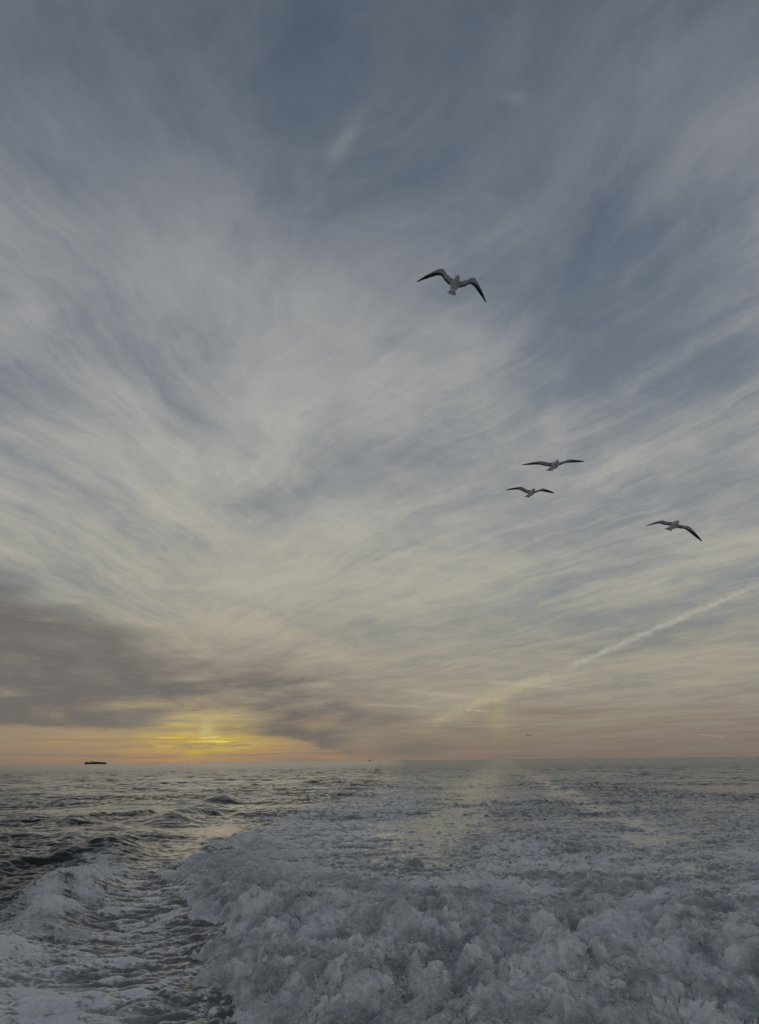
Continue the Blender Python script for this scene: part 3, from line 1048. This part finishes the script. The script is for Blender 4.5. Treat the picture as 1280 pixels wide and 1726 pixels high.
make_gull(12.0, (772.0, 466.5), (761.3, 496.5), (((744.4, 452.8), (703.5, 474.0)), ((800.0, 468.4), (820.0, 509.0))),
          'largest and highest gull, wings arched with black tips, flying overhead above the others')
make_gull(15.0, (940.5, 778.0), (926.0, 793.5), (((912.5, 777.5), (880.3, 782.9)), ((961.3, 774.6), (985.6, 777.3))),
          'upper gull of the close pair, wings held nearly level and straight')
make_gull(19.0, (900.8, 825.0), (888.6, 838.0), (((878.8, 820.6), (852.0, 825.6)), ((916.3, 823.4), (935.6, 830.9))),
          'lower gull of the close pair, smaller, wings raised in a shallow M')
make_gull(16.5, (1143.0, 879.5), (1126.5, 893.2), (((1116.0, 877.5), (1089.0, 886.4)), ((1162.5, 887.7), (1183.9, 911.6))),
          'gull nearest the right edge, banking with its right wing drooping low')
make_gull(165.0, (891.8, 1238.2), (889.6, 1240.2), (((889.9, 1237.8), (886.8, 1238.6)), ((893.8, 1237.9), (896.6, 1241.4))),
          'tiny distant gull low over the horizon right of the wake')


# ------------------------------------------------------------------ ships on the horizon
MAT_HULL = simple_material('ship_hull_paint', (0.030, 0.018, 0.024), (0.050, 0.028, 0.032), 0.05, 0.6)
MAT_BOOT = simple_material('ship_red_paint', (0.13, 0.025, 0.020), (0.18, 0.04, 0.03), 0.05, 0.6)
MAT_HOUSE = simple_material('ship_house_paint', (0.20, 0.13, 0.12), (0.28, 0.18, 0.16), 0.05, 0.6)
MAT_GLASS = simple_material('ship_window', (0.02, 0.025, 0.03), (0.03, 0.035, 0.04), 0.1, 0.2)
MAT_BOX = [simple_material('container_' + n, a, b, 0.2, 0.6) for n, a, b in (
    ('maroon', (0.075, 0.022, 0.022), (0.10, 0.035, 0.03)), ('brown', (0.065, 0.035, 0.025), (0.09, 0.05, 0.035)), ('navy', (0.022, 0.028, 0.055), (0.035, 0.04, 0.07)), ('grey', (0.055, 0.055, 0.06), (0.08, 0.08, 0.085)))]


def box(v, f, x0, x1, y0, y1, z0, z1):
    n = len(v)
    v += [(x, y, z) for z in (z0, z1) for x, y in ((x0, y0), (x1, y0), (x1, y1), (x0, y1))]
    f += [(n, n + 3, n + 2, n + 1), (n + 4, n + 5, n + 6, n + 7)] + [(n + k, n + (k + 1) % 4, n + 4 + (k + 1) % 4, n + 4 + k) for k in range(4)]


def box_part(name, dims, mat, parent):
    v, f = [], []
    for d in dims:
        box(v, f, *d)
    return mesh_object(name, v, f, mat, parent, False)


def ship_root(px, py, dist, label, rot):
    d = pdir(px, py)
    k = dist / math.hypot(d.x, d.y)
    r = bpy.data.objects.new('container_ship' if 'container' in label else 'ship', None)
    col.objects.link(r)
    r.location = (d.x * k, d.y * k, 0)
    r.rotation_euler = (0, 0, -math.atan2(d.x, d.y) + rot)
    r['label'] = label
    r['category'] = 'ship'
    return r


def hull(parent, length, beam, depth, mat, name='hull', z0=-1.0):
    """plan with pointed flared bow (+x) and square stern, four levels"""
    v, f = [], []
    plan = [(-0.5, 0.36), (-0.49, 0.44), (-0.40, 0.5), (0.25, 0.5), (0.36, 0.42), (0.44, 0.26), (0.485, 0.10), (0.5, 0.0)]
    loop = plan + [(x, -y) for x, y in reversed(plan[:-1])]
    levels = [(z0, 0.955, 0.86), (depth * 0.35, 0.97, 0.97), (depth * 0.8, 0.99, 1.0), (depth, 1.0, 1.0)]
    n = len(loop)
    for z, sx, sy in levels:
        for x, y in loop:
            lift = depth * 0.16 * max(0.0, (x - 0.38) / 0.12) if z > depth * 0.5 else 0.0
            v.append((x * length * sx, y * beam * sy, z + lift))
    for i in range(3):
        for k in range(n):
            f.append((i * n + k, i * n + (k + 1) % n, (i + 1) * n + (k + 1) % n, (i + 1) * n + k))
    f += [tuple(reversed(range(n))), tuple(range(3 * n, 4 * n))]
    return mesh_object(name, v, f, mat, parent, False)


def build_ships():
    D = 9000.0
    s = ship_root(161.5, 1287.5, D, 'dark container ship low on the horizon left of the setting sun', RAD(4))
    L, W = 236.0, 32.0
    hull(s, L, W, 12.5, MAT_HULL)
    hull(s, L * 0.999, W * 1.004, 2.2, MAT_BOOT, 'boot_topping', -1.2)
    br = box_part('bridge', [(-45, -33, -14, 14, 12.4, 27.5), (-46, -32, -16, 16, 27.5, 31.0)], MAT_HOUSE, s)
    for k in range(6):
        box_part('window', [(-43.5 + k * 1.9, -42.3 + k * 1.9, -16.06, -15.9, 28.6, 30.0)], MAT_GLASS, br)
    box_part('mast', [(-40, -39.2, -0.4, 0.4, 31.0, 37.5), (-39.9, -39.3, -3.5, 3.5, 34.6, 35.1)], MAT_HOUSE, br)
    box_part('funnel', [(-56, -49.5, -4, 4, 12.4, 32.5), (-55.4, -50.1, -3.2, 3.2, 32.5, 34.0)], MAT_BOOT, s)
    rnd = random.Random(5)
    x = -112.0
    while x < 98:
        if not (-60 < x + 6 < -28):
            tall = 4 if x < -60 else (5 if x < 40 else 4 if x < 75 else 3)
            tall -= rnd.random() < 0.25
            w_ = 13.0 if x < 75 else 10.0
            stack = box_part('container_stack', [(x, x + 12.2, -w_, w_, 12.5, 12.5 + 2.6 * tall)], MAT_BOX[rnd.randrange(4)], s)
            for t_ in range(1, tall):
                box_part('container_joint', [(x - 0.06, x + 12.26, -w_ - 0.06, w_ + 0.06, 12.5 + 2.6 * t_ - 0.12, 12.5 + 2.6 * t_ + 0.12)], MAT_HULL, stack)
        x += 13.1
    box_part('foremast', [(103, 103.8, -0.4, 0.4, 13.6, 25.0)], MAT_HOUSE, s)

    s = ship_root(624.0, 1281.5, 11000.0, 'tiny far vessel, a dark speck on the horizon near the middle', RAD(-6))
    hull(s, 46.0, 10.0, 5.0, MAT_HULL)
    br = box_part('bridge', [(-14, 2, -3.8, 3.8, 4.9, 9.5), (-10, -1, -3.2, 3.2, 9.5, 12.5)], MAT_HOUSE, s)
    box_part('mast', [(-6, -5.4, -0.3, 0.3, 12.5, 19.0)], MAT_HOUSE, br)
    box_part('deck_crane', [(9, 10, -0.5, 0.5, 4.9, 11.0), (9, 19, -0.4, 0.4, 11.0, 11.8)], MAT_BOX[3], s)


build_ships()
